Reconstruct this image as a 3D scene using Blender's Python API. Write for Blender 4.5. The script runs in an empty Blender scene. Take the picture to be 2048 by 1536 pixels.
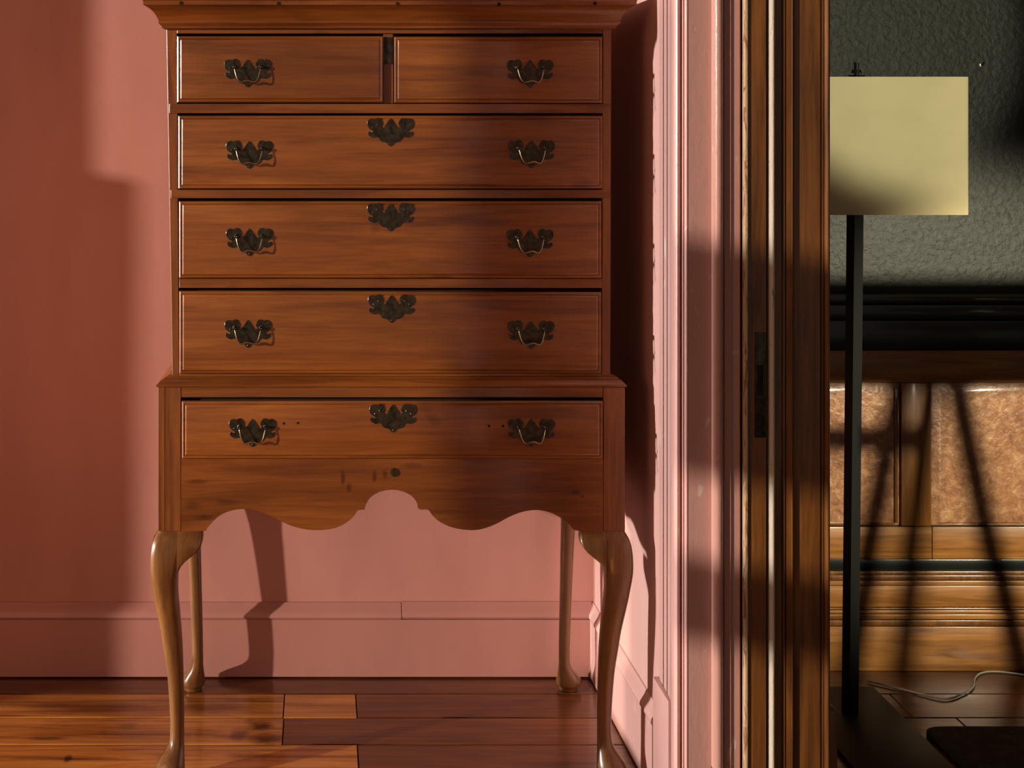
import bpy, bmesh, math, random
from mathutils import Vector, Matrix
R = math.radians
random.seed(7)
F, VX, VY, H = 2800.0, 640.0, 270.0, 1.374      # lens in pixels, vanishing point, eye height
SC = bpy.context.scene
COL = SC.collection

# ------------------------------------------------------------------ camera
cam = bpy.data.cameras.new('camera')
cam.sensor_width = 36.0
cam.lens = 36.0 * F / 2048.0
cam.shift_x = (1024 - VX) / 2048.0
cam.shift_y = -(768 - VY) / 2048.0
cam.clip_start = 0.02
camo = bpy.data.objects.new('camera', cam)
camo.location = (0, 0, H)
camo.rotation_euler = (R(90), 0, 0)
COL.objects.link(camo)
SC.camera = camo

# ------------------------------------------------------------------ exposure, world, lights
SC.view_settings.view_transform = 'Standard'
SC.view_settings.look = 'None'
SC.view_settings.gamma = 1.0
SC.view_settings.use_curve_mapping = False
SC.view_settings.exposure = 0.0
w = bpy.data.worlds.new('sky'); SC.world = w; w.use_nodes = True
bg = w.node_tree.nodes['Background']
bg.inputs[0].default_value = (1.0, 0.86, 0.72, 1)
bg.inputs[1].default_value = 0.16

def sun(name, az, el, strength, col, ang):
    """az: degrees from +X towards +Y of the travel direction, el: how far it falls"""
    l = bpy.data.lights.new(name, 'SUN'); l.energy = strength; l.color = col; l.angle = R(ang)
    o = bpy.data.objects.new(name, l); COL.objects.link(o)
    d = Vector((math.cos(R(az)) * math.cos(R(el)), math.sin(R(az)) * math.cos(R(el)), -math.sin(R(el))))
    o.rotation_euler = d.to_track_quat('-Z', 'Y').to_euler()
    o.location = (-4, 1.5, 2.5)
    return o
sun('low_sun', -0.25, 4.0, 4.7, (1.0, 0.96, 0.92), 0.6)
sun('window_sun', 27.0, 8.0, 3.5, (1.0, 0.82, 0.68), 1.0)

def spot(name, loc, target, power, col, cone, blend, rad):
    l = bpy.data.lights.new(name, 'SPOT'); l.energy = power; l.color = col
    l.spot_size = R(cone); l.spot_blend = blend; l.shadow_soft_size = rad
    o = bpy.data.objects.new(name, l); COL.objects.link(o); o.location = loc
    o.rotation_euler = (Vector(target) - Vector(loc)).to_track_quat('-Z', 'Y').to_euler()
spot('far_room_added_spot', (2.45, 0.9, 1.2), (1.60, 3.6, 0.655), 420, (1.0, 0.86, 0.60), 29, 0.5, 0.07)  # unseen spot added to light the panelled wall, not a fixture of the room
spot('shade_added_spot', (1.85, 0.5, 1.75), (1.40, 3.21, 1.65), 165, (1.0, 0.92, 0.64), 18.6, 0.28, 0.05)  # extra spot added only to brighten the lamp shade from in front

al = bpy.data.lights.new('room_fill', 'AREA'); al.shape = 'RECTANGLE'; al.size = 1.6; al.size_y = 1.6
al.energy = 12; al.color = (1.0, 0.52, 0.27)
ao = bpy.data.objects.new('room_fill', al); COL.objects.link(ao); ao.location = (-2.2, 1.1, 1.45)
ao.rotation_euler = (Vector((0.1, 3.4, 1.0)) - ao.location).to_track_quat('-Z', 'Y').to_euler()

# ------------------------------------------------------------------ materials
def mat(name, rough=0.5, metal=0.0, coat=0.0, spec=0.5):
    m = bpy.data.materials.new(name); m.use_nodes = True
    b = m.node_tree.nodes['Principled BSDF']
    b.inputs['Roughness'].default_value = rough
    b.inputs['Metallic'].default_value = metal
    b.inputs['Coat Weight'].default_value = coat
    b.inputs['Coat Roughness'].default_value = 0.13
    b.inputs['Specular IOR Level'].default_value = spec
    return m, m.node_tree, b

def N(nt, t, **kw):
    n = nt.nodes.new(t)
    for k, v in kw.items():
        setattr(n, k, v)
    return n

def coords(nt, scale, rand=True):
    tc = N(nt, 'ShaderNodeTexCoord')
    src = tc.outputs['Object']
    if rand:
        oi = N(nt, 'ShaderNodeObjectInfo')
        vm = N(nt, 'ShaderNodeVectorMath', operation='SCALE')
        cb = N(nt, 'ShaderNodeCombineXYZ')
        for i in range(3): cb.inputs[i].default_value = (3.1, 7.7, 5.3)[i]
        nt.links.new(cb.outputs[0], vm.inputs[0]); nt.links.new(oi.outputs['Random'], vm.inputs['Scale'])
        ad = N(nt, 'ShaderNodeVectorMath', operation='ADD')
        nt.links.new(src, ad.inputs[0]); nt.links.new(vm.outputs[0], ad.inputs[1]); src = ad.outputs[0]
    mp = N(nt, 'ShaderNodeMapping'); mp.inputs['Scale'].default_value = scale
    nt.links.new(src, mp.inputs[0])
    return mp.outputs[0], src

def noise(nt, vec, scale, detail=4, dist=0.0, rough=0.55):
    n = N(nt, 'ShaderNodeTexNoise')
    n.inputs['Scale'].default_value = scale; n.inputs['Detail'].default_value = detail
    n.inputs['Distortion'].default_value = dist; n.inputs['Roughness'].default_value = rough
    nt.links.new(vec, n.inputs['Vector'])
    return n.outputs['Fac']

def ramp(nt, fac, stops):
    r = N(nt, 'ShaderNodeValToRGB')
    el = r.color_ramp.elements
    while len(el) < len(stops): el.new(0.5)
    for e, (p, c) in zip(el, stops):
        e.position = p; e.color = (*c, 1) if len(c) == 3 else c
    nt.links.new(fac, r.inputs[0])
    return r.outputs[0]

def mix(nt, fac, a, b, mode='MIX'):
    n = N(nt, 'ShaderNodeMix', data_type='RGBA', blend_type=mode)
    if isinstance(fac, float): n.inputs[0].default_value = fac
    else: nt.links.new(fac, n.inputs[0])
    for s, v in ((6, a), (7, b)):
        if isinstance(v, tuple): n.inputs[s].default_value = (*v, 1)
        else: nt.links.new(v, n.inputs[s])
    return n.outputs[2]

def bump(nt, b, h, strength, dist=0.001):
    n = N(nt, 'ShaderNodeBump'); n.inputs['Strength'].default_value = strength
    n.inputs['Distance'].default_value = dist
    nt.links.new(h, n.inputs['Height']); nt.links.new(n.outputs[0], b.inputs['Normal'])

def wood(name, dark, mid, light, axis='X', rough=0.38, coat=0.25, k=1.0, knots=False, var=0.0):
    m, nt, b = mat(name, rough, 0, coat)
    s = [14.0, 14.0, 14.0]; s['XYZ'.index(axis)] = 0.9
    v, raw = coords(nt, tuple(s))
    g = noise(nt, v, 2.6 * k, 8, 0.9, 0.6)
    fine = noise(nt, v, 14 * k, 4, 0.2)
    s2 = [3.2, 3.2, 3.2]; s2['XYZ'.index(axis)] = 1.2
    mp = N(nt, 'ShaderNodeMapping'); mp.inputs['Scale'].default_value = s2; nt.links.new(raw, mp.inputs[0])
    patch = noise(nt, mp.outputs[0], 1.6, 3, 0.6)
    c = ramp(nt, g, [(0.28, dark), (0.52, mid), (0.78, light)])
    pc = ramp(nt, patch, [(0.30, (0.72, 0.68, 0.64)), (0.50, (1, 1, 1)), (0.74, (1.18, 1.15, 1.08))])
    c = mix(nt, 1.0, c, pc, 'MULTIPLY')
    fc = ramp(nt, fine, [(0.35, (0.84, 0.80, 0.78)), (0.6, (1, 1, 1))])
    c = mix(nt, 1.0, c, fc, 'MULTIPLY')
    if knots:
        kn = noise(nt, raw, 5.0, 2, 0.3)
        kc = ramp(nt, kn, [(0.68, (1, 1, 1)), (0.76, (0.35, 0.28, 0.25))])
        c = mix(nt, 1.0, c, kc, 'MULTIPLY')
    if var:
        oi = N(nt, 'ShaderNodeObjectInfo')
        vc = ramp(nt, oi.outputs['Random'], [(0, (1 - var,) * 3), (1, (1 + var, 1 + var * .8, 1 + var * .6))])
        c = mix(nt, 1.0, c, vc, 'MULTIPLY')
    nt.links.new(c, b.inputs['Base Color'])
    bump(nt, b, fine, 0.25, 0.0006)
    return m

def knots_at(m, spots):
    nt = m.node_tree; b = nt.nodes['Principled BSDF']
    lk = b.inputs['Base Color'].links[0]; src = lk.from_socket
    tc = N(nt, 'ShaderNodeTexCoord')
    for (x, y, z, rx, ry, rz, dark) in spots:
        ad = N(nt, 'ShaderNodeVectorMath', operation='SUBTRACT'); nt.links.new(tc.outputs['Object'], ad.inputs[0]); ad.inputs[1].default_value = (x, y, z)
        dv = N(nt, 'ShaderNodeVectorMath', operation='DIVIDE'); nt.links.new(ad.outputs[0], dv.inputs[0]); dv.inputs[1].default_value = (rx, ry, rz)
        nz = N(nt, 'ShaderNodeTexNoise'); nz.inputs['Scale'].default_value = 1.3; nt.links.new(dv.outputs[0], nz.inputs['Vector'])
        a2 = N(nt, 'ShaderNodeVectorMath', operation='ADD'); nt.links.new(dv.outputs[0], a2.inputs[0])
        sc = N(nt, 'ShaderNodeVectorMath', operation='SUBTRACT'); nt.links.new(nz.outputs['Color'], sc.inputs[0]); sc.inputs[1].default_value = (.5, .5, .5)
        nt.links.new(sc.outputs[0], a2.inputs[1])
        ln = N(nt, 'ShaderNodeVectorMath', operation='LENGTH'); nt.links.new(a2.outputs[0], ln.inputs[0])
        f = ramp(nt, ln.outputs['Value'], [(0.35, dark), (1.0, (1, 1, 1))])
        src = mix(nt, 1.0, src, f, 'MULTIPLY')
    nt.links.new(src, b.inputs['Base Color'])

def paint(name, col, col2, rough=0.42, bs=0.4, scale=22, chips=None):
    m, nt, b = mat(name, rough)
    v, raw = coords(nt, (1, 1, 0.35), rand=False)
    p = noise(nt, v, 5, 4)
    c = ramp(nt, p, [(0.35, col2), (0.6, col)])
    if chips:
        ch = noise(nt, v, 46, 5, 0.5)
        f = ramp(nt, ch, [(0.66, (0, 0, 0)), (0.70, (1, 1, 1))])
        c = mix(nt, f, c, chips)
    nt.links.new(c, b.inputs['Base Color'])
    h = noise(nt, v, scale, 5, 0.4)
    bump(nt, b, h, bs, 0.003)
    return m

M_chest = wood('chest_wood', (0.13, 0.037, 0.008), (0.25, 0.080, 0.014), (0.34, 0.122, 0.021), 'X', 0.33, 0.5, knots=True)
M_chestv = wood('chest_wood_upright', (0.125, 0.038, 0.010), (0.25, 0.086, 0.02), (0.36, 0.14, 0.03), 'Z', 0.33, 0.5)
M_leg = wood('leg_wood', (0.13, 0.056, 0.016), (0.205, 0.092, 0.026), (0.28, 0.135, 0.04), 'Z', 0.34, 0.25)
M_inside, nt, b = mat('case_inside', 0.8); b.inputs['Base Color'].default_value = (0.006, 0.003, 0.002, 1)
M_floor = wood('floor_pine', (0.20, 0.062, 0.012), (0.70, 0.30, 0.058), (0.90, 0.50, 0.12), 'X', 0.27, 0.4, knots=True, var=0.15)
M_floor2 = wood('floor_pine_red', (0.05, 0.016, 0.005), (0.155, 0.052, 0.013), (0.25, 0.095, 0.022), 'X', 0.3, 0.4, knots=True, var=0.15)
M_pine = wood('varnished_pine', (0.13, 0.05, 0.012), (0.34, 0.15, 0.035), (0.50, 0.25, 0.07), 'X', 0.38, 0.15)
M_pinev = wood('varnished_pine_upright', (0.12, 0.046, 0.012), (0.32, 0.135, 0.03), (0.46, 0.21, 0.05), 'Z', 0.42, 0.1)
M_trimw = wood('brown_trim_wood', (0.06, 0.022, 0.005), (0.195, 0.078, 0.017), (0.30, 0.13, 0.03), 'Z', 0.36, 0.3)
M_pink = paint('pink_wall_paint', (0.56, 0.265, 0.225), (0.50, 0.23, 0.19), 0.5, 0.25, 9)
M_pinkt = paint('pink_trim_paint', (0.56, 0.325, 0.29), (0.52, 0.295, 0.26), 0.28, 0.35, 60, chips=(0.62, 0.50, 0.44))
M_pinkb = paint('pink_baseboard_paint', (0.50, 0.235, 0.20), (0.46, 0.215, 0.18), 0.38, 0.15, 30)
M_pinkr = paint('pink_side_wall_paint', (0.55, 0.32, 0.28), (0.51, 0.29, 0.25), 0.5, 0.25, 9)
M_ceil, nt, b = mat('ceiling_paint', 0.8); b.inputs['Base Color'].default_value = (0.35, 0.2, 0.15, 1)
M_gap, nt, b = mat('dark_gap', 0.9); b.inputs['Base Color'].default_value = (0.008, 0.006, 0.005, 1)
M_black, nt, b = mat('black_metal', 0.5, 0.0, 0.0, 0.22); b.inputs['Base Color'].default_value = (0.012, 0.013, 0.013, 1)
M_railp, nt, b = mat('dark_green_gloss', 0.25, 0.0, 0.3); b.inputs['Base Color'].default_value = (0.012, 0.016, 0.014, 1)
M_cable, nt, b = mat('white_cable', 0.5); b.inputs['Base Color'].default_value = (0.42, 0.42, 0.38, 1)

M_green, nt, b = mat('dark_green_plaster', 0.5, 0, 0, 0.42)
v, raw = coords(nt, (1, 1, 1), rand=False)
c = ramp(nt, noise(nt, v, 4, 3), [(0.3, (0.012, 0.017, 0.014)), (0.7, (0.020, 0.027, 0.023))])
nt.links.new(c, b.inputs['Base Color'])
bump(nt, b, noise(nt, v, 60, 5, 0.3), 0.8, 0.004)

M_panel, nt, b = mat('mottled_copper_panel', 0.30, 0.0, 0.5)
v, raw = coords(nt, (1, 1, 1), rand=False)
n1 = noise(nt, v, 34, 8, 0.5, 0.75)
c = ramp(nt, n1, [(0.30, (0.16, 0.065, 0.028)), (0.5, (0.36, 0.17, 0.08)), (0.60, (0.48, 0.27, 0.14)), (0.74, (0.68, 0.46, 0.26))])
nt.links.new(c, b.inputs['Base Color'])
bump(nt, b, noise(nt, v, 70, 6, 0.4), 0.6, 0.003)

M_shade, nt, b = mat('cream_shade_fabric', 0.8)
v, raw = coords(nt, (1, 1, 1), rand=False)
c = ramp(nt, noise(nt, v, 7, 3), [(0.3, (0.74, 0.67, 0.39)), (0.7, (0.85, 0.76, 0.46))])
sp = ramp(nt, noise(nt, v, 60, 1), [(0.86, (1, 1, 1)), (0.9, (0.5, 0.45, 0.35))])
nt.links.new(mix(nt, 1.0, c, sp, 'MULTIPLY'), b.inputs['Base Color'])
bump(nt, b, noise(nt, v, 350, 2), 0.15, 0.0005)

M_brass, nt, b = mat('aged_brass', 0.30, 0.7)
v, raw = coords(nt, (1, 1, 1))
c = ramp(nt, noise(nt, v, 90, 4), [(0.35, (0.034, 0.030, 0.020)), (0.65, (0.085, 0.072, 0.048))])
nt.links.new(c, b.inputs['Base Color'])
M_bail, nt, b = mat('polished_brass', 0.25, 1.0); b.inputs['Base Color'].default_value = (0.42, 0.33, 0.19, 1)

def worn(name, light, dark, thr):
    m, nt, b = mat(name, 0.5)
    v, raw = coords(nt, (1, 1, 0.16), rand=False)
    n = noise(nt, v, 130, 6, 0.8, 0.7)
    c = ramp(nt, n, [(thr - 0.05, dark), (thr, light)])
    nt.links.new(c, b.inputs['Base Color'])
    bump(nt, b, n, 0.8, 0.003)
    return m
M_worn1 = worn('worn_tan_edge_paint', (0.60, 0.47, 0.30), (0.32, 0.15, 0.08), 0.48)
M_worn2 = worn('worn_grey_edge_paint', (0.66, 0.62, 0.52), (0.16, 0.11, 0.06), 0.38)

M_rug, nt, b = mat('dark_rug_wool', 0.95)
v, raw = coords(nt, (1, 1, 1), rand=False)
c = ramp(nt, noise(nt, v, 40, 4), [(0.4, (0.008, 0.012, 0.010)), (0.7, (0.03, 0.04, 0.032))])
nt.links.new(c, b.inputs['Base Color']); bump(nt, b, noise(nt, v, 260, 2), 0.8, 0.004)

# ------------------------------------------------------------------ geometry helpers
def P(px, py, Y):
    return Vector(((px - VX) * Y / F, Y, H - (py - VY) * Y / F))
def X_(px, Y): return (px - VX) * Y / F
def Z_(py, Y): return H - (py - VY) * Y / F

def tag(o, label=None, cat=None, group=None, kind=None):
    if label: o['label'] = label
    if cat: o['category'] = cat
    if group: o['group'] = group
    if kind: o['kind'] = kind
    return o

def root_of(o):
    t = Vector((0, 0, 0))
    while o: t += o.location; o = o.parent
    return t

def link(name, me, m, parent=None, loc=None):
    o = bpy.data.objects.new(name, me); COL.objects.link(o)
    if m and not me.materials: me.materials.append(m)
    if parent: o.parent = parent
    if loc is not None: o.location = loc
    return o

def obj(name, bm, m, parent=None, smooth=35, recalc=True):
    """bm holds world coordinates"""
    if recalc: bmesh.ops.recalc_face_normals(bm, faces=bm.faces[:])
    if parent is not None:
        bmesh.ops.translate(bm, verts=bm.verts[:], vec=-root_of(parent))
    me = bpy.data.meshes.new(name); bm.to_mesh(me); bm.free()
    if smooth:
        me.polygons.foreach_set('use_smooth', [True] * len(me.polygons))
        me.set_sharp_from_angle(angle=R(smooth))
    return link(name, me, m, parent)

def struct(name, bm, m, parent=None, **k):
    o = obj(name, bm, m, parent, **k)
    if parent is None: o['kind'] = 'structure'
    return o

def empty(name, loc):
    o = bpy.data.objects.new(name, None); COL.objects.link(o); o.location = loc
    o.empty_display_size = 0.1
    return o

def box(bm, x0, x1, y0, y1, z0, z1, bev=0.0, seg=2):
    t = bmesh.new()
    bmesh.ops.create_cube(t, size=1)
    bmesh.ops.scale(t, vec=(x1 - x0, y1 - y0, z1 - z0), verts=t.verts)
    bmesh.ops.translate(t, vec=((x0 + x1) / 2, (y0 + y1) / 2, (z0 + z1) / 2), verts=t.verts)
    if bev: bmesh.ops.bevel(t, geom=t.edges[:], offset=bev, segments=seg, affect='EDGES', profile=0.5)
    merge(bm, t)
    return bm

def merge(bm, t):
    me = bpy.data.meshes.new('tmp'); t.to_mesh(me); t.free()
    bm.from_mesh(me); bpy.data.meshes.remove(me)

def B(*a, **k):
    return box(bmesh.new(), *a, **k)

def prism(bm, pts, y0, y1):
    """pts: (x, z) outline, extruded from y0 (front) to y1"""
    a = [bm.verts.new((x, y0, z)) for x, z in pts]
    c = [bm.verts.new((x, y1, z)) for x, z in pts]
    n = len(pts)
    bm.faces.new(a); bm.faces.new(c[::-1])
    for i in range(n): bm.faces.new((a[i], c[i], c[(i + 1) % n], a[(i + 1) % n]))
    return bm

def zprism(bm, pts, z0, z1):
    """pts: (x, y) plan outline, extruded in height"""
    a = [bm.verts.new((x, y, z0)) for x, y in pts]
    c = [bm.verts.new((x, y, z1)) for x, y in pts]
    n = len(pts)
    bm.faces.new(a); bm.faces.new(c[::-1])
    for i in range(n): bm.faces.new((a[i], c[i], c[(i + 1) % n], a[(i + 1) % n]))
    return bm

def tube(bm, pts, rad, seg=8):
    pts = [Vector(p) for p in pts]
    rings = []
    for i, p in enumerate(pts):
        d = (pts[min(i + 1, len(pts) - 1)] - pts[max(i - 1, 0)]).normalized()
        up = Vector((0, 1, 0)) if abs(d.y) < 0.9 else Vector((1, 0, 0))
        u = d.cross(up).normalized(); v = d.cross(u).normalized()
        r = rad[i] if isinstance(rad, (list, tuple)) else rad
        rings.append([bm.verts.new(p + (u * math.cos(2 * math.pi * k / seg) + v * math.sin(2 * math.pi * k / seg)) * r) for k in range(seg)])
    for a, c in zip(rings, rings[1:]):
        for k in range(seg): bm.faces.new((a[k], a[(k + 1) % seg], c[(k + 1) % seg], c[k]))
    bm.faces.new(rings[0]); bm.faces.new(rings[-1][::-1])
    return bm

def smoothpts(pts, n=6):
    out = []
    P_ = [Vector(p) for p in pts]
    for i in range(len(P_) - 1):
        a = P_[max(i - 1, 0)]; b_ = P_[i]; c = P_[i + 1]; d = P_[min(i + 2, len(P_) - 1)]
        for k in range(n):
            t = k / n
            out.append(0.5 * ((2 * b_) + (c - a) * t + (2 * a - 5 * b_ + 4 * c - d) * t * t + (3 * b_ - a - 3 * c + d) * t ** 3))
    out.append(P_[-1])
    return out

def loft(bm, rings, cap=True, closed=True):
    vs = [[bm.verts.new(p) for p in r] for r in rings]
    n = len(vs[0])
    for a, c in zip(vs, vs[1:]):
        for k in range(n if closed else n - 1):
            bm.faces.new((a[k], a[(k + 1) % n], c[(k + 1) % n], c[k]))
    if cap: bm.faces.new(vs[0]); bm.faces.new(vs[-1][::-1])
    return bm

# ------------------------------------------------------------------ the room
YB = 3.562                       # pink back wall
XL = -2.6                        # wall with the windows
CE = 2.9
def XR(y): return 0.696 + 0.0107 * (YB - y)      # right side wall of the alcove

struct('wall_back', B(XL - .1, 0.80, YB, YB + .12, -.03, CE), M_pink)
bm = bmesh.new()
zprism(bm, [(XR(YB), YB + .01), (XR(2.90), 2.90), (0.965, 2.90), (0.965, YB + .01)], 0, CE)
struct('wall_right', bm, M_pinkr)
struct('wall_right_near', B(0.71, 0.965, -0.6, 1.25, 0, CE), M_pink)
struct('ceiling', B(XL - .1, 3.4, -0.6, YB + .3, CE, CE + .1), M_ceil)

# window wall: three tall openings, solid piers between
wl = struct('wall_left', B(XL - .12, XL, 3.59, YB + .12, 0, CE), M_pink)
def pier(y0, y1, z0, z1): return struct('pier', B(XL - .12, XL, y0, y1, z0, z1), M_pink, wl)
W = [(0.45, 1.06), (1.429, 2.528), (2.72, 3.55)]
SILL, HEAD = 0.22, 2.62
pier(-0.6, 0.45, 0, CE); pier(1.06, 1.429, 0, CE); pier(2.528, 2.72, 0, CE); pier(3.55, 3.59, 0, CE)
for i, (a, c) in enumerate(W):
    pier(a, c, 0, SILL); pier(a, c, HEAD, CE)
    fr = struct('window_%d' % (i + 1), B(XL - .10, XL - .02, a, c, SILL, SILL + .03), M_pinkt)
    obj('rail', B(XL - .10, XL - .02, a, c, HEAD - .03, HEAD), M_pinkt, fr)
    if i == 0:      # unseen boards added across the first window to band its sunlight
        obj('light_blocker', B(XL - .07, XL - .03, a, c, 1.25, 1.705), M_pinkt, fr)
        obj('light_blocker', B(XL - .07, XL - .03, a, c, 0.93, 1.09), M_pinkt, fr)
    if i == 1:      # unseen board added low in the second window to block its sunlight
        obj('light_blocker', B(XL - .07, XL - .03, 2.455, c, SILL, 1.60), M_pinkt, fr)

# floor planks
fl = struct('floor', B(XL - .1, 3.4, -0.6, YB + .3, -.06, -.022), M_gap)
seams = [3.86, 3.716, 3.585, 3.443, 3.302, 3.157]
while seams[-1] > -0.55: seams.append(seams[-1] - random.choice((.135, .143, .150)))
fixed = {3: [0.088 - 2.0, 0.9, 2.2], 4: [-1.3, -0.085, 1.5], 2: [-1.5, .82], 5: [0.084, 1.3]}
fixed[3] = [-2.0, -0.087, 0.088, 1.4]
for i in range(len(seams) - 1):
    y1, y0 = seams[i], seams[i + 1]
    cuts = fixed.get(i)
    if cuts is None:
        cuts = []; x = XL + random.uniform(.4, 1.4)
        while x < 3.2: cuts.append(x); x += random.uniform(1.0, 1.9)
    xs = [XL - .1] + cuts + [3.4]
    for a, c in zip(xs, xs[1:]):
        dz = random.uniform(-.0012, .0)
        struct('plank', box(bmesh.new(), a + .0012, c - .0012, y0 + (.005 if i == 3 and a < -1 else .0026), y1 - .0026, -.022, dz, .0012, 1), M_floor2 if (i == 2 or (i == 4 and a > -.1) or (a > .05 and i != 4)) else M_floor, fl)

D_ = (0.22, 0.17, 0.15)
knots_at(M_floor, [(-.135, 3.255, 0, .035, .030, 1, D_), (-.115, 3.185, 0, .055, .030, 1, D_), (-.16, 3.10, 0, .06, .022, 1, (.5, .4, .35)), (-.62, 3.19, 0, .06, .012, 1, (.35, .3, .3)),
                  (-.555, 3.085, 0, .012, .022, 1, (.08, .08, .08)), (-.25, 3.36, 0, .11, .03, 1, (.45, .35, .3)), (-.50, 3.36, 0, .22, .05, 1, (.42, .32, .28))])
# baseboards
def sweep_x(bm, prof, x0, x1):
    """prof: (y, z); closed outline swept along x"""
    a = [bm.verts.new((x0, y, z)) for y, z in prof]; c = [bm.verts.new((x1, y, z)) for y, z in prof]
    n = len(prof); bm.faces.new(a); bm.faces.new(c[::-1])
    for i in range(n): bm.faces.new((a[i], c[i], c[(i + 1) % n], a[(i + 1) % n]))
    return bm
BT = 0.022
bb = struct('baseboard_back', B(XL, XR(3.54) - .013, YB - BT, YB, 0.004, .148), M_pinkb)
cap = [(YB, .1484), (YB - BT + .001, .1484), (YB - BT - .003, .154), (YB - BT - .002, .160), (YB - .017, .169), (YB - .009, .178), (YB - .004, .186), (YB, .187)]
obj('cap_moulding', sweep_x(bmesh.new(), cap, XL, X_(803, 3.54) - .0008), M_pinkb, bb)
obj('cap_moulding', sweep_x(bmesh.new(), [(y, z + .0015) for y, z in cap], X_(803, 3.54) + .0008, XR(3.54) - .006), M_pinkb, bb)
def side_sweep(bm, prof, ya, yb):
    """prof: (offset from the side wall, z)"""
    a = [bm.verts.new((XR(ya) - o, ya, z)) for o, z in prof]; c = [bm.verts.new((XR(yb) - o, yb, z)) for o, z in prof]
    n = len(prof); bm.faces.new(a); bm.faces.new(c[::-1])
    for i in range(n): bm.faces.new((a[i], c[i], c[(i + 1) % n], a[(i + 1) % n]))
    return bm
br = struct('baseboard_right', side_sweep(bmesh.new(), [(0, .004), (.014, .004), (.014, .148), (0, .148)], YB - .001, 2.905), M_pinkt)
caps = [(0, .1484), (.0135, .1484), (.017, .154), (.0165, .161), (.011, .170), (.006, .178), (.003, .186), (0, .187)]
obj('cap_moulding', side_sweep(bmesh.new(), caps, YB - .001, 2.905), M_pinkt, br)

# ------------------------------------------------------------------ the door casing and jamb (profiles in plan, left to right)
def plan(name, pts, m, depth=0.12, z0=0.0, z1=CE, parent=None, back=None):
    """pts: (px, Y) front line of a moulding; closed behind and extruded to the ceiling"""
    front = [(X_(px, y), y) for px, y in pts]
    yb = max(y for _, y in front) + depth if back is None else back
    out = front + [(front[-1][0], yb), (front[0][0] + (0.0), yb)]
    bm = zprism(bmesh.new(), out, z0, z1)
    return struct(name, bm, m, parent, smooth=28)

def xp(X, Y): return VX + X * F / Y
# pink casing on the alcove side: reeds, bead and fillets
def proud(px, t):
    y = (0.696 + .0107 * YB - t) / ((px - VX) / F + .0107)
    return ((px - VX) * y / F, y)
JY = 2.705                     # front of the jamb
def K(px, y): return ((px - VX) * y / F, y)
reeds = [proud(1318.5, 0), proud(1320.2, .0035), proud(1326.0, .004), proud(1327.0, .001), proud(1328.2, .005), proud(1333.5, .0055), proud(1334.3, .002), proud(1335.8, .0065), proud(1341.0, .0085), proud(1342.2, .0045), proud(1343.5, .0085)]
ye = reeds[-1][1]
xe = reeds[-1][0]
t1 = struct('trim_1', zprism(bmesh.new(), reeds + [(xe + .012, ye), (.735, ye + .01), (.735, 2.905)], 0.252, CE), M_pinkt, smooth=28)
pa = K(1336.5, 2.774)
obj('plinth_block', box(bmesh.new(), pa[0], 0.7105, 2.774, 2.903, 0.0, .2515, .0012), M_pinkt, t1)
bx = [K(1345.5, 2.752), K(1346.2, 2.744), K(1348.0, 2.7335), K(1351.0, 2.7255), K(1354.5, 2.7225), K(1358.0, 2.7235), K(1361.5, 2.7285), K(1363.0, 2.734)]
obj('edge_bead', zprism(bmesh.new(), bx + [(bx[-1][0], 2.79), (bx[0][0] + .004, 2.79)], 0, CE), M_pinkt, t1, smooth=50)
fx = [K(1363.4, 2.732), K(1364.0, 2.722), K(1365.4, 2.718), K(1367.2, 2.718), K(1367.8, 2.724), K(1369.0, 2.713), K(1370.4, 2.708), K(1372.6, 2.7055), K(1374.6, 2.705)]
obj('fillet', zprism(bmesh.new(), fx + [(fx[-1][0], 2.79), (fx[0][0], 2.79)], 0, CE), M_pinkt, t1, smooth=28)
obj('jamb_board', zprism(bmesh.new(), [K(1374.8, 2.7062), K(1423, 2.7062), K(1423.5, 2.715), (K(1423.5, 2.715)[0], 2.80), (K(1374.8, 2.7062)[0], 2.80)], 0, CE), M_pinkt, t1)
def J(y): return y - .075
def bead(px0, px1, yb, r, n=8):
    yb = J(yb); x0 = X_(px0, yb); x1 = X_(px1, yb); cx = (x0 + x1) / 2; rx = (x1 - x0) / 2
    return [(cx - rx * math.cos(math.pi * k / n), yb - r * math.sin(math.pi * k / n)) for k in range(n + 1)]
def xy(px, y): return (X_(px, J(y)), J(y))
bd = bead(1424.5, 1446, 2.775, .013)
obj('bead', zprism(bmesh.new(), bd + [(bd[-1][0], 2.79), (bd[0][0], 2.79)], 0.155, CE), M_pinkt, t1, smooth=50)
bd2 = bead(1425.5, 1446, 2.778, .008)
obj('bead_foot', zprism(bmesh.new(), bd2 + [(bd2[-1][0], 2.79), (bd2[0][0], 2.79)], 0.0, .155), M_pinkt, t1, smooth=50)
pts = [xy(1446.4, 2.776), xy(1448.5, 2.772), xy(1450, 2.776), xy(1458.5, 2.776), xy(1459.5, 2.773), xy(1461.5, 2.773), xy(1462.5, 2.777), xy(1479, 2.777), xy(1481, 2.781)]
obj('jamb_edge_board', zprism(bmesh.new(), pts + [(pts[-1][0], 2.79), (pts[0][0], 2.79)], 0, CE), M_pinkt, t1)
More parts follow.
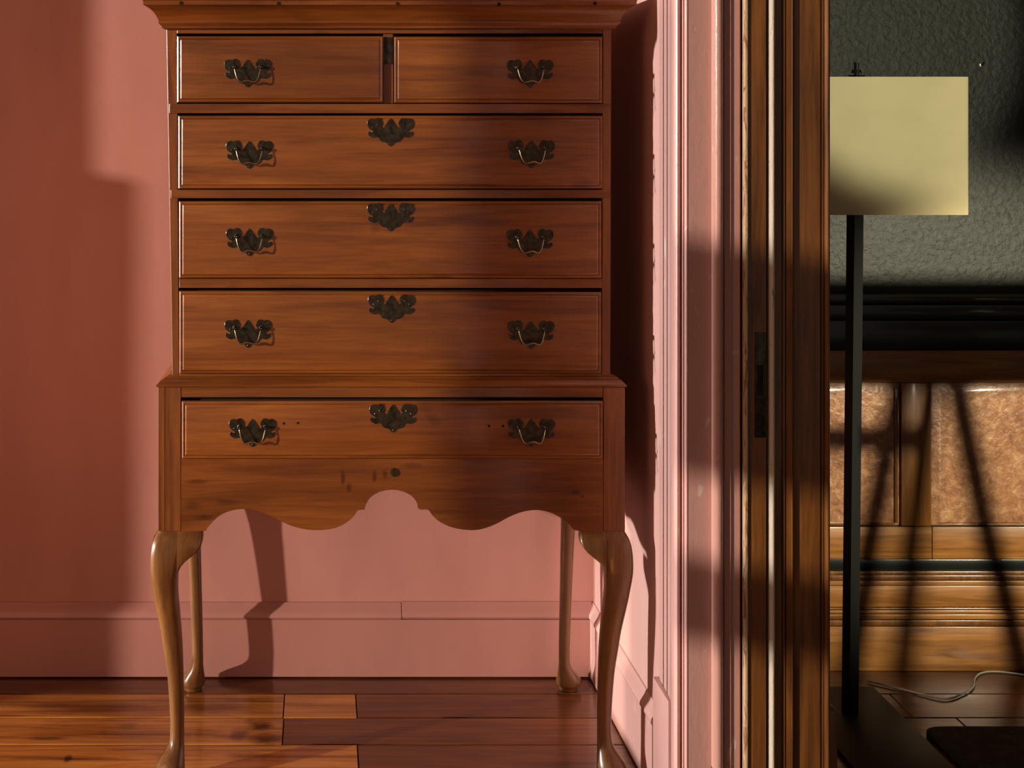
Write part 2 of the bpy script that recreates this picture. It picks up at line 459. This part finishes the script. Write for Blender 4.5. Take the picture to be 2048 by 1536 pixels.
# slot, then the edge of the pocket door with its lock
dr = struct('door_1', zprism(bmesh.new(), [xy(1485, 2.779), xy(1494.5, 2.766), xy(1496, 2.768), xy(1504, 2.768), xy(1504.6, 2.7665), xy(1532, 2.7665), xy(1533, 2.785), xy(1536, 2.785), xy(1536, 2.86), xy(1485, 2.86)], 0.005, CE), M_trimw, smooth=20)
pts = [xy(1484.6, 2.780), xy(1485.2, 2.774), xy(1487, 2.768), xy(1491, 2.7635), xy(1495, 2.7635), xy(1496.5, 2.768)]
obj('worn_edge', zprism(bmesh.new(), pts, 0.005, CE), M_worn1, dr, smooth=50)['label'] = 'cream and tan chipped paint edge'
zl0, zl1 = Z_(875, J(2.766)), Z_(665, J(2.766))
lp = obj('lock_plate', box(bmesh.new(), X_(1509, J(2.766)), X_(1531, J(2.766)), J(2.7645), J(2.768), zl0, zl1, .0006), M_brass, dr)
lp['label'] = 'dull metal lock plate, tall and narrow'
obj('latch_slot', box(bmesh.new(), X_(1514, J(2.766)), X_(1526, J(2.766)), J(2.7638), J(2.7655), Z_(790, J(2.766)), Z_(730, J(2.766)), .0003), M_gap, dr)
# brown wood jamb and casing on the far side
bd = bead(1537.5, 1549, 2.770, .010)
t2p = [xy(1550, 2.772), xy(1563, 2.772), xy(1563.6, 2.776), xy(1565, 2.776), xy(1565.6, 2.772), xy(1570, 2.772), xy(1570.6, 2.777), xy(1571.8, 2.777), xy(1572.4, 2.771), xy(1583.5, 2.769), xy(1585, 2.7655), xy(1587, 2.768), xy(1588, 2.774),
       xy(1640, 2.774), xy(1641, 2.778), xy(1643, 2.778), xy(1643.6, 2.773), xy(1647, 2.773), xy(1648, 2.776)]
be = bead(1648.4, 1659, 2.772, .009)
t2 = struct('trim_2', zprism(bmesh.new(), t2p + be + [(be[-1][0], 2.79), (t2p[0][0], 2.79)], 0, CE), M_trimw, smooth=28)
obj('worn_bead', zprism(bmesh.new(), bd + [(bd[-1][0], 2.79), (bd[0][0], 2.79)], 0, CE), M_worn2, t2, smooth=50)['label'] = 'grey-white chipped paint bead'
pb = obj('plinth_block', box(bmesh.new(), X_(1650, 2.715), X_(1674, 2.715), 2.71, 2.79, 0, .26, .003), M_trimw, t2)
struct('wall_jamb_core', B(0.74, 0.935, 2.792, 2.90, 0, CE), M_gap)

# ------------------------------------------------------------------ the far room
YF = 3.62
wf = struct('wall_far', B(0.965, 3.4, YF, YF + .12, -.03, CE), M_green)
struct('wall_far_right', B(3.3, 3.4, -0.6, YF, 0, CE), M_green)
def fz(py, y=3.6): return Z_(py, y)
def fb(name, px0, px1, py0, py1, y0, m, bev=.002, y1=YF):
    x0 = 0.965 if px0 is None else X_(px0, y0); x1 = 3.3 if px1 is None else X_(px1, y0)
    return obj(name, box(bmesh.new(), x0, x1, y0, y1, Z_(py1, y0), Z_(py0, y0), bev), m, wf)
fb('chair_rail_cap', None, None, 588, 607, 3.578, M_railp, .003)
fb('chair_rail', None, None, 609, 640, 3.592, M_railp, .004)
fb('chair_rail_board', None, None, 641, 700, 3.604, M_railp, .002)
fb('top_rail', None, None, 701, 765, 3.606, M_pine)
fb('stile', 1803, 1863, 766, 1052, 3.606, M_pinev)
fb('stile', 1420, 1440, 766, 1052, 3.606, M_pinev)
fb('stile', 2190, 2250, 766, 1052, 3.606, M_pinev)
fb('bottom_rail', None, 1864, 1054, 1118, 3.606, M_pine)
fb('bottom_rail', 1865, None, 1054, 1118, 3.606, M_pine)
def panel(px0, px1):
    x0, x1 = X_(px0, 3.606), X_(px1, 3.606); z0, z1 = Z_(1052, 3.606), Z_(766, 3.606)
    bm = bmesh.new(); rings = []
    for ins, y in ((0.001, 3.6195), (0.001, 3.6155), (0.010, 3.6155), (0.020, 3.6105), (0.026, 3.6105)):
        rings.append([(x0 + ins, y, z0 + ins * .4), (x1 - ins, y, z0 + ins * .4), (x1 - ins, y, z1 - ins), (x0 + ins, y, z1 - ins)])
    loft(bm, rings, cap=True)
    return obj('panel', bm, M_panel, wf)
panel(1441, 1802); panel(1864, 2189); panel(2251, 2600)
fb('panel_bead', 1790, 1796, 776, 1046, 3.607, M_trimw, .001)
fb('panel_bead', 1441, 1789, 1045, 1051, 3.607, M_trimw, .001)
fb('dark_strip', None, None, 1119, 1141, 3.598, M_railp, .002)
bf = struct('baseboard_far', B(0.965, 3.3, 3.588, YF, 0, Z_(1254, 3.588), bev=.002), M_pine)
def bfp(name, py0, py1, y0, m):
    return obj(name, box(bmesh.new(), 0.965, 3.3, y0, YF, Z_(py1, y0), Z_(py0, y0), .0018), m, bf)
bfp('moulding', 1143, 1150, 3.594, M_trimw); bfp('moulding', 1151, 1160, 3.590, M_trimw)
bfp('moulding', 1162, 1171, 3.588, M_pine); bfp('board', 1172, 1214, 3.592, M_pine)
bfp('moulding', 1216, 1219, 3.588, M_trimw); bfp('moulding', 1221, 1227, 3.586, M_pine)
bfp('moulding', 1229, 1239, 3.584, M_pine); bfp('moulding', 1241, 1251, 3.590, M_trimw)

# ------------------------------------------------------------------ the high chest
YL, YU, YBK = 2.95, 2.97, 3.50
xl, xr = X_(316, YL), X_(1250, YL)
hc = empty('high_chest', ((xl + xr) / 2, (YL + YBK) / 2, 0))
tag(hc, 'tall brown wooden chest of six drawers standing on curved cabriole legs', 'chest')
zt = Z_(-8, YU)
# upper case
def ul(py): return X_(333 + 12 * (py - 60) / 690, YU)
def ur(py): return X_(1222.5 - 2 * (py - 60) / 690, YU)
zb = Z_(752, YU)
def upsheet(name, pxa, pxb, py0, py1, y0=YU, y1=YU + .02, m=M_chestv, bev=0.0007):
    bm = bmesh.new()
    q = [(X_(pxa[1], y0), Z_(py1, y0)), (X_(pxb[1], y0), Z_(py1, y0)), (X_(pxb[0], y0), Z_(py0, y0)), (X_(pxa[0], y0), Z_(py0, y0))]
    prism(bm, q, y0, y1)
    if bev: bmesh.ops.bevel(bm, geom=bm.edges[:], offset=bev, segments=1, affect='EDGES')
    return obj(name, bm, m, hc)
# side panels
bm = bmesh.new(); prism(bm, [(ul(752), zb), (ul(752) + .016, zb), (ul(50) + .016, Z_(50, YU)), (ul(50), Z_(50, YU))], YU + .0205, YBK - .01)
obj('side_panel', bm, M_chestv, hc)
bm = bmesh.new(); prism(bm, [(ur(752) - .016, zb), (ur(752), zb), (ur(50), Z_(50, YU)), (ur(50) - .016, Z_(50, YU))], YU + .0205, YBK - .01)
obj('side_panel', bm, M_chestv, hc)
obj('carcass', B(ul(60) + .017, ur(752) - .017, YU + .021, YBK - .012, zb, Z_(20, YU)), M_inside, hc)
obj('back_board', B(ul(60) + .017, ur(752) - .017, YBK - .0115, YBK - .002, zb, Z_(20, YU)), M_chestv, hc)
upsheet('stile', (333, 345), (353.5, 358), 58, 750); upsheet('stile', (1206, 1203.5), (1222.5, 1220.5), 58, 750)
def rail(px0, px1, py0, py1, y0=YU - .001): return upsheet('rail', (px0, px0), (px1, px1), py0, py1, y0, y0 + .019, M_chest)
rail(354, 1205.5, 57, 67); rail(338.5, 1221.5, 207.5, 226.5, YU - .002); rail(341.5, 1221, 379.5, 396.5, YU - .002); rail(358.5, 1204, 557.5, 576, YU - .001)
rail(359, 1203, 747, 752)
upsheet('divider', (767, 767), (786.5, 786.5), 68, 206.5)
lk = obj('lock_plate', box(bmesh.new(), X_(763.5, YU), X_(786.5, YU), YU - .004, YU - .0005, Z_(128, YU), Z_(75, YU), .0006), M_brass, hc)
obj('keyhole', box(bmesh.new(), X_(773, YU), X_(777, YU), YU - .0046, YU - .003, Z_(108, YU), Z_(96, YU), .0004), M_gap, hc)

# cornice: profile swept round three sides
prof = []
for px, py in ((284, -10), (284, -2), (286.5, .5), (287.8, 2), (287.8, 9.5), (291, 11), (297, 14.5), (303, 18.5), (308.5, 24), (313, 30), (316.5, 37), (318.8, 41), (318, 43), (318.2, 46), (322, 50), (325, 52.5), (326, 56), (329, 57.5), (331.5, 59)):
    d = VX - px
    o = (d * YU / F - .322) / (1 + d / F)
    prof.append((max(o, 0.001), Z_(py, YU - o)))
bm = bmesh.new(); cx0, cx1 = -.3235, .6160
rings = [[(cx0 - o, YBK, z), (cx0 - o, YU - o, z), (cx1 + o, YU - o, z), (cx1 + o, YBK, z)] for o, z in prof]
loft(bm, rings, cap=True)
obj('cornice', bm, M_chest, hc, smooth=25)
for px, py in ((362, 6), (557, 7), (795, 7.5), (998, 8.5), (1190, 7)):
    p = P(px, py, YU - .046)
    bm = bmesh.new(); tube(bm, [(p.x, p.y - .001, p.z), (p.x, p.y + .004, p.z)], .0038, 10); obj('peg', bm, M_gap, hc)

# waist moulding
wp = [(-.026, .8665), (-.021, .8655), (-.0175, .8625), (-.013, .8610), (-.012, .8590), (-.006, .8560), (.000, .8500), (.0028, .8475), (.0036, .8455), (.0030, .8436), (0.0002, .8425), (-.03, .8425)]
bm = bmesh.new()
rings = [[(xl - o, YBK, z), (xl - o, YL - o, z), (xr + o, YL - o, z), (xr + o, YBK, z)] for o, z in wp]
loft(bm, rings, cap=True); obj('waist_moulding', bm, M_chest, hc, smooth=25)

# lower case
zl1 = .8420; zlb = Z_(1062.5, YL)
obj('corner_post', box(bmesh.new(), xl, X_(330, YL) - .0004, YL, YL + .045, zlb, zl1, .0008, 1), M_chestv, hc)
obj('corner_post', box(bmesh.new(), X_(330, YL) + .0004, X_(361.5, YL), YL, YL + .045, zlb, zl1, .0006, 1), M_chestv, hc)
obj('corner_post', box(bmesh.new(), X_(1207, YL), xr, YL, YL + .045, zlb, zl1, .0008, 1), M_chestv, hc)
obj('rail', box(bmesh.new(), X_(362.3, YL), X_(1206.2, YL), YL + .001, YL + .02, Z_(795, YL), zl1, .0006, 1), M_chest, hc)
obj('carcass', B(xl + .05, xr - .05, YL + .021, YBK - .03, Z_(935, YL) , .8425), M_inside, hc)
def side(xa, xb):
    # side board with a scalloped lower edge
    pts = [(YL + .0455, .8420), (YBK - .0505, .8420), (YBK - .0505, zlb)]
    for k in range(0, 17):
        t = k / 16; y = YBK - .0505 - t * (YBK - YL - .096)
        pts.append((y, zlb + .045 * math.sin(math.pi * t) ** 0.8 - .012 * math.sin(3 * math.pi * t) ** 2))
    bm = bmesh.new()
    a = [bm.verts.new((xa, y, z)) for y, z in pts]; c = [bm.verts.new((xb, y, z)) for y, z in pts]
    n = len(pts); bm.faces.new(a); bm.faces.new(c[::-1])
    for i in range(n): bm.faces.new((a[i], c[i], c[(i + 1) % n], a[(i + 1) % n]))
    return bm
bmesh_s = side(xl + .002, xl + .020); obj('side_panel', bmesh_s, M_chest, hc)
obj('side_panel', side(xr - .020, xr - .002), M_chest, hc)
obj('corner_post', box(bmesh.new(), xl, xl + .048, YBK - .05, YBK, zlb, zl1, .0008, 1), M_chestv, hc)
obj('corner_post', box(bmesh.new(), xr - .048, xr, YBK - .05, YBK, zlb, zl1, .0008, 1), M_chestv, hc)
obj('back_board', B(xl + .0485, xr - .0485, YBK - .02, YBK - .004, zlb + .01, zl1), M_chestv, hc)
ap = [(362.3, 1062.5), (408, 1062), (413, 1058), (425, 1044), (440, 1031), (460, 1022), (485, 1018), (510, 1020.5), (540, 1031), (565, 1044), (590, 1054), (618, 1059.5), (645, 1060), (670, 1056), (692, 1046), (708, 1032), (716, 1020.5), (729, 1019), (731, 1011), (740, 996), (756, 985), (773, 980.5), (792, 980), (810, 984.5), (825, 993.5), (834, 1006), (838, 1018.5), (856, 1019.5), (865, 1031), (880, 1044), (905, 1055), (935, 1060), (962, 1058.5), (992, 1048), (1020, 1033), (1048, 1023), (1075, 1020), (1100, 1025), (1122, 1036), (1140, 1050), (1152, 1061), (1206.2, 1062.5)]
sm = [(p.x, p.y) for p in smoothpts([(a, c, 0) for a, c in ap], 3)]
sm = [(p[0], min(p[1], 1062.5)) for p in sm]
pts = [(X_(a, YL), Z_(c, YL)) for a, c in sm] + [(X_(1206.2, YL), Z_(917.5, YL)), (X_(362.3, YL), Z_(917.5, YL))]
bm = prism(bmesh.new(), pts, YL, YL + .019)
M_apron = wood('apron_wood', (0.13, 0.037, 0.008), (0.25, 0.080, 0.014), (0.34, 0.122, 0.021), 'X', 0.33, 0.5)
hl = hc.location
def sk(px, py, rx, rz, d): return (X_(px, YL) - hl.x, 0, Z_(py, YL), rx, 1e3, rz, d)
knots_at(M_apron, [sk(686, 955, .006, .020, (.45, .4, .38)), sk(698, 975, .008, .012, (.5, .45, .4)), sk(749, 952, .006, .016, (.45, .4, .38)), sk(770, 948, .007, .012, (.6, .5, .45)),
                   sk(395, 963, .03, .006, (.55, .5, .45)), sk(385, 1010, .025, .012, (.65, .6, .55)), sk(410, 1035, .03, .008, (.6, .55, .5)), sk(455, 1005, .035, .01, (.7, .65, .6)),
                   sk(1152, 985, .012, .007, (.5, .45, .4)), sk(1165, 993, .006, .005, (.5, .45, .4)), sk(825, 930, .03, .006, (.65, .6, .55))])
obj('apron', bm, M_apron, hc, smooth=0)
p = P(789, 945, YL)
bm = bmesh.new(); tube(bm, [(p.x, YL + .001, p.z), (p.x, YL - .002, p.z), (p.x, YL - .0025, p.z)], [.0095, .009, .006], 10); obj('wooden_plug', bm, M_brass, hc)['label'] = 'dark round plug'

# legs
fz_ = lambda py: max(0.0, H - (py - VY) * (2.9502 + .0218 * min(1, max(0, (py - 1062.5) / 60))) / F)
S = 1 / 949.0
fp = [(1062.5, 0, 46, 9), (1066, -2, 46, 8), (1080, -10, 46, 8), (1100, -14.5, 45.5, 7), (1125, -16, 42, 5), (1145, -15.5, 39.5, 3.8), (1174, -12, 39, 3.0), (1200, -8, 40.5, 2.8), (1223, -4, 42.5, 2.6), (1260, 3, 45, 2.5), (1297, 8, 47, 2.4), (1350, 15, 48, 2.3),
      (1420, 19.5, 49, 2.2), (1460, 20.5, 49, 2.1), (1481, 19.5, 49, 2.1), (1496, 15, 49.5, 2.1), (1508, 7, 50, 2.1), (1520, -2, 51, 2.1), (1530, -7, 51.5, 2.1), (1539, -9, 51.5, 2.1), (1546, -7, 51, 2.1), (1549, -1, 47, 2.1), (1566, 0, 46, 2.1)]
rp = [(.5385, 0, 44, 9), (.52, 1, 44, 6), (.46, 4, 43, 3.4), (.41, 9, 42.5, 3.0), (.35, 13, 44, 2.7), (.25, 18, 46.5, 2.4), (.15, 22, 49, 2.3), (.09, 23.5, 50, 2.2), (.068, 22, 50, 2.1), (.052, 15, 51, 2.1), (.038, 4, 52, 2.1), (.026, -4, 53, 2.1), (.018, -5, 53, 2.1), (.012, -3, 52, 2.1), (.010, 3, 47, 2.1), (0, 4, 46, 2.1)]
def leg(prof, ox, sx, oy, sy, z_of):
    rings = []
    rows = []
    vec = smoothpts([(z_of(r[0]), r[1] * S, r[2] * S) for r in prof], 3)
    exps = [r[3] for r in prof]
    for i, v in enumerate(vec):
        e = exps[min(i // 3, len(exps) - 1)] * (1 - (i % 3) / 3) + exps[min(i // 3 + 1, len(exps) - 1)] * ((i % 3) / 3)
        rows.append((v.x, v.y, v.z, e))
    # keep rings strictly falling
    last = 1e9
    for z, a, c, e in rows:
        z = min(z, last - .0004); last = z
        z = max(z, 0.0)
        m_ = (a + c) / 2; h = (c - a) / 2; ring = []
        for k in range(28):
            t = 2 * math.pi * (k + .5) / 28
            ct, st = math.cos(t), math.sin(t)
            q = (abs(ct) ** e + abs(st) ** e) ** (-1 / e)
            ring.append((ox + sx * (m_ + h * q * ct), oy + sy * (m_ + h * q * st), z))
        rings.append(ring)
    zmin = rings[-1][0][2]
    return loft(bmesh.new(), rings)
for (ox, sx, oy, sy, pr, zf) in ((xl, 1, YL, 1, fp, fz_), (xr, -1, YL, 1, fp, fz_), (xl, 1, YBK, -1, rp, lambda z: z), (xr, -1, YBK, -1, rp, lambda z: z)):
    lg = obj('leg', leg(pr, ox, sx, oy, sy, zf), M_leg, hc, smooth=60)
    if sy == 1:
        # knee brackets: one along the front, one along the side
        for along in ('front', 'side'):
            rings = []
            for py, ur_ in ((1062.45, 89), (1068, 89.7), (1075, 90), (1082, 88.8), (1088, 86.5), (1098, 78), (1107, 66), (1115, 55), (1124, 46.5), (1134, 42)):
                z = fz_(py); p_ = min(.0160, .0004 + .035 * (fz_(1062.45) - z) / .06)
                ring = [(39, -p_), (max(40, ur_ - 3.5), -p_), (ur_ - 1, -p_ + .0012), (ur_, -p_ + .004), (ur_, .019), (39, .019)]
                if along == 'front': rings.append([(ox + sx * u * S, oy + v, z) for u, v in ring])
                else: rings.append([(ox + sx * v, oy + u * S, z) for u, v in ring])
            obj('knee_bracket', loft(bmesh.new(), rings), M_leg, lg, smooth=50)

# brass plate, bail and posts
half = [(960, 300), (935, 305), (912, 345), (880, 365), (872, 405), (845, 420), (838, 462), (805, 480), (790, 520), (775, 560), (735, 575), (700, 540), (690, 505), (722, 480), (728, 430), (712, 370), (675, 310), (625, 278), (560, 280), (515, 302), (490, 330), (455, 300), (400, 292), (330, 315), (280, 370), (268, 440), (285, 520), (330, 590), (385, 632), (430, 645), (440, 675), (420, 705), (378, 705), (350, 682), (315, 680), (296, 715), (305, 770), (345, 815), (400, 840), (445, 862), (500, 850), (560, 838), (610, 850), (640, 905), (690, 965), (750, 990), (785, 985), (810, 1005), (835, 1000), (868, 1025), (880, 1060), (915, 1085), (960, 1112)]
hp = [((a - 960) * 7.2e-5, (705 - c) * 7.2e-5) for a, c in half]
outline = hp + [(-x, z) for x, z in hp[-2:0:-1]]
def make_plate(hole):
    bm = bmesh.new()
    a = [bm.verts.new((x, 0, z)) for x, z in outline]
    f = bm.faces.new(a)
    r = bmesh.ops.extrude_face_region(bm, geom=[f])
    top = [v for v in r['geom'] if isinstance(v, bmesh.types.BMVert)]
    for v in top: v.co.y = -.0018
    bmesh.ops.recalc_face_normals(bm, faces=bm.faces[:])
    ed = [e for e in bm.edges if all(abs(v.co.y + .0018) < 1e-6 for v in e.verts)]
    bmesh.ops.bevel(bm, geom=ed, offset=.0005, segments=1, affect='EDGES')
    # pierced dots and studs
    for (x, z) in ((-.0375, .010), (.0375, .010), (0, -.024), (-.028, .0165), (.028, .0165)):
        tube(bm, [(x, -.0012, z), (x, -.0030, z), (x, -.0036, z)], [.0019, .0017, .0008], 8)
    me = bpy.data.meshes.new('backplate'); bm.to_mesh(me); bm.free()
    me.materials.append(M_brass)
    return me
plate_me = make_plate(False)
bm = tube(bmesh.new(), [(0, -.001, .0135), (0, -.004, .0135), (0, -.009, .0135), (0, -.0125, .0135), (0, -.0145, .0135)], [.0052, .0032, .0026, .0044, .0022], 12)
post_me = bpy.data.meshes.new('post'); bm.to_mesh(post_me); bm.free()
post_me.polygons.foreach_set('use_smooth', [True] * len(post_me.polygons)); post_me.materials.append(M_brass)
bp = [(-.0275, -.010, .0135), (-.0268, -.0125, .0080), (-.0245, -.0150, -.0020), (-.0215, -.0165, -.0110), (-.0165, -.0175, -.0175), (-.0110, -.0180, -.0180), (-.0050, -.0180, -.0160), (0, -.0180, -.0152),
      (.0050, -.0180, -.0160), (.0110, -.0180, -.0180), (.0165, -.0175, -.0175), (.0215, -.0165, -.0110), (.0245, -.0150, -.0020), (.0268, -.0125, .0080), (.0275, -.010, .0135)]
sp = smoothpts(bp, 3); nb = len(sp)
bm = tube(bmesh.new(), sp, [.0011 + .0018 * math.exp(-((i - nb / 2) / (nb * .16)) ** 2) for i in range(nb)], 8)
bail_me = bpy.data.meshes.new('bail'); bmesh.ops.recalc_face_normals(bm, faces=bm.faces[:]); bm.to_mesh(bail_me); bm.free()
bail_me.polygons.foreach_set('use_smooth', [True] * len(bail_me.polygons)); bail_me.materials.append(M_bail)
bm = bmesh.new()
tube(bm, [(0, -.0017, .0095), (0, -.0026, .0095)], .0030, 12); box(bm, -.0017, .0017, -.0026, -.0017, -.0035, .0095)
kh_me = bpy.data.meshes.new('keyhole'); bm.to_mesh(kh_me); bm.free(); kh_me.materials.append(M_gap)

HR = root_of(hc)
def drawer(pxl, pxr, py0, py1, Y, handles, esc=None, tilt=0):
    x0, x1 = X_(pxl, Y), X_(pxr, Y); z1, z0 = Z_(py0, Y), Z_(py1, Y)
    bm = bmesh.new(); rings = []
    for ins, d in ((.004, .016), (0.004, -.0015), (0, -.0015), (0, -.0080), (.0025, -.0104), (.0044, -.0108), (.0054, -.0104), (.0060, -.0094), (.0064, -.0095), (.0086, -.0118), (.0096, -.0124), (.0110, -.0127)):
        rings.append([(x0 + ins, Y + d, z0 + ins), (x1 - ins, Y + d, z0 + ins), (x1 - ins, Y + d, z1 - ins), (x0 + ins, Y + d, z1 - ins)])
    loft(bm, rings)
    for v in bm.verts:
        if v.co.z > (z0 + z1) / 2: v.co.z -= tilt * (v.co.x - x0)
    d = obj('drawer', bm, M_chest, hc, smooth=24)
    yf = Y - .0127
    for px, py in handles:
        p = P(px, py, yf) - HR
        link('backplate', plate_me, None, d, p)
        for sx in (-1, 1): link('post', post_me, None, d, p + Vector((sx * .0275, 0, 0)))
        link('bail', bail_me, None, d, p)
    if esc:
        p = P(esc[0], esc[1], yf) - HR
        link('escutcheon', plate_me, None, d, p); link('keyhole', kh_me, None, d, p)
    return d, yf
drawer(355, 766, 73, 205, YU, [(495.5, 147)])
drawer(788, 1203, 74, 206, YU, [(1060, 148)])
drawer(357.5, 1203.5, 231.5, 377, YU, [(499, 310), (1063, 309)], (781, 265))
drawer(359, 1201.5, 402, 555.5, YU, [(499, 485), (1060, 487)], (781, 435))
drawer(359.5, 1201, 581, 746, YU, [(496, 668), (1062, 670)], (783, 618), .003)
d, yf = drawer(364.5, 1204, 800.5, 915.5, YL, [(505, 866), (1063, 866)], (786, 837))
for px, py in ((568, 847), (596, 846), (978, 852), (1006, 852)):
    p = P(px, py, yf); bm = bmesh.new(); tube(bm, [(p.x, yf - .0003, p.z), (p.x, yf + .002, p.z)], .0028, 9); obj('old_screw_hole', bm, M_gap, d)

# ------------------------------------------------------------------ floor lamp in the far room
LY = 3.30
lx = X_(1700, LY); LYf = LY
la = empty('floor_lamp', (lx, LY, 0)); tag(la, 'black floor lamp with a square cream shade in the dark room beyond the doorway', 'lamp')
top = P(1716, 430, LY)
a = .0165
def sqpole(z0, z1, x0, x1, a):
    rings = []
    for z, x in ((z0, x0), (z1, x1)):
        rings.append([(x - a * .5, LY - a * 1.1, z), (x + a * 1.1, LY - a * .3, z), (x + a * .5, LY + a * 1.1, z), (x - a * 1.1, LY + a * .3, z)])
    return loft(bmesh.new(), rings)
xb, xt = X_(1700, LY), X_(1713, LY)
obj('pole', sqpole(.012, 1.515, xb, xt, a), M_black, la, smooth=0)
obj('base_plate', box(bmesh.new(), lx - .10, X_(1800, LY) , 2.98, 3.46, 0, .012, .003), M_black, la)
bm = bmesh.new(); tube(bm, [(xt, LY, 1.515), (xt, LY, 1.545)], [.006, .006], 10); tube(bm, [(xt - .0, LY, 1.520), (xt, LY, 1.528)], [.012, .010], 12)
obj('finial', bm, M_black, la)
sx0, sx1 = xt - .232, X_(1940.5, LY - .13)
sx0 = 2 * xt - sx1
zs0, zs1 = Z_(430, LY - .13), Z_(153.5, LY - .13)
# square shade: soft-cornered tube open at both ends
def sq(ins, z):
    r_ = .012; x0, x1, y0, y1 = sx0 + ins, sx1 - ins, LY - .13 + ins, LY + .13 - ins; out = []
    for cx, cy, s0 in ((x1 - r_, y0 + r_, -90), (x1 - r_, y1 - r_, 0), (x0 + r_, y1 - r_, 90), (x0 + r_, y0 + r_, 180)):
        for k in range(5):
            t = R(s0 + 90 * k / 4); out.append((cx + r_ * math.cos(t), cy + r_ * math.sin(t), z))
    return out
bm = loft(bmesh.new(), [sq(.0, zs0), sq(.0, zs1), sq(.002, zs1), sq(.002, zs0), sq(0, zs0)], cap=False)
bmesh.ops.remove_doubles(bm, verts=bm.verts[:], dist=1e-6)
shd = obj('lamp_shade', bm, M_shade, la, smooth=40)
bm = bmesh.new(); tube(bm, [(sx0 + .003, LY, 1.49), (sx1 - .003, LY, 1.49)], .002, 6); tube(bm, [(xt, LY - .127, 1.49), (xt, LY + .127, 1.49)], .002, 6)
obj('shade_frame', bm, M_black, la)

cb = [P(1735, 1362, 3.50), P(1790, 1375, 3.44), P(1850, 1390, 3.40), P(1890, 1398, 3.38), P(1920, 1390, 3.40), P(1945, 1375, 3.44), P(1950, 1356, 3.50), P(1965, 1345, 3.53), P(2000, 1342, 3.55), P(2080, 1352, 3.52), P(2200, 1350, 3.53)]
for p in cb:
    k = (H - .0035) / (H - p.z); p.xy = p.xy * k; p.z = .0035
    if p.y > 3.575: p.y = 3.575
o = obj('power_cord', tube(bmesh.new(), smoothpts(cb, 5), .0024, 7), M_cable, smooth=60)
tag(o, 'thin white cord lying curled on the dark floor beneath the panelled wall', 'cord')

# dark rug
def rr(x0, x1, y0, y1, r_, z):
    out = []
    for cx, cy, s0 in ((x1 - r_, y0 + r_, -90), (x1 - r_, y1 - r_, 0), (x0 + r_, y1 - r_, 90), (x0 + r_, y0 + r_, 180)):
        for k in range(6):
            t = R(s0 + 90 * k / 5); out.append((cx + r_ * math.cos(t), cy + r_ * math.sin(t), z))
    return out
bm = loft(bmesh.new(), [rr(1.385, 2.9, 1.3, 3.23, .04, 0.0), rr(1.385, 2.9, 1.3, 3.23, .04, .009), rr(1.390, 2.895, 1.305, 3.225, .04, .012)])
tag(obj('rug', bm, M_rug), 'dark blackish green rug with a rounded corner on the floor right of the lamp', 'rug')

# small wall hook above the shade
p = P(1962, 130, YF)
bm = bmesh.new(); tube(bm, [(p.x, YF + .002, p.z), (p.x, YF - .012, p.z), (p.x, YF - .016, p.z + .006)], .0018, 8)
box(bm, p.x - .004, p.x + .004, YF - .002, YF, p.z - .006, p.z + .006, .0008)
tag(obj('wall_hook', bm, M_bail), 'tiny metal hook in the dark green wall above the cream lamp shade', 'hook')

# unseen tripod stand added out of frame, shaped to shadow the panelled wall
ex, ey = 1.82, 2.84
ea = empty('shadow_stand', (ex, ey, .0125)); tag(ea, 'unseen tripod stand with a wide board, added to cast shadows on the panelled wall', 'shadow_stand')
for x1, y1 in ((1.60, ey), (2.04, ey), (ex + .03, ey - .42)):
    d = Vector((ex + (0.02 if x1 > ex else -.02), ey - .0, 1.02)); e = Vector((x1, y1, .030))
    obj('leg', tube(bmesh.new(), [d, e], .024, 8), M_trimw, ea)
obj('shadow_board', B(1.56, 2.22, ey + .016, ey + .034, .872, 1.06, bev=.003), M_shade, ea)
obj('board_ledge', B(1.50, 2.24, ey + .0, ey + .05, .855, .870, bev=.002), M_trimw, ea)
obj('crossbar', B(1.49, 1.80, ey + .008, ey + .024, .735, .785, bev=.002), M_trimw, ea)
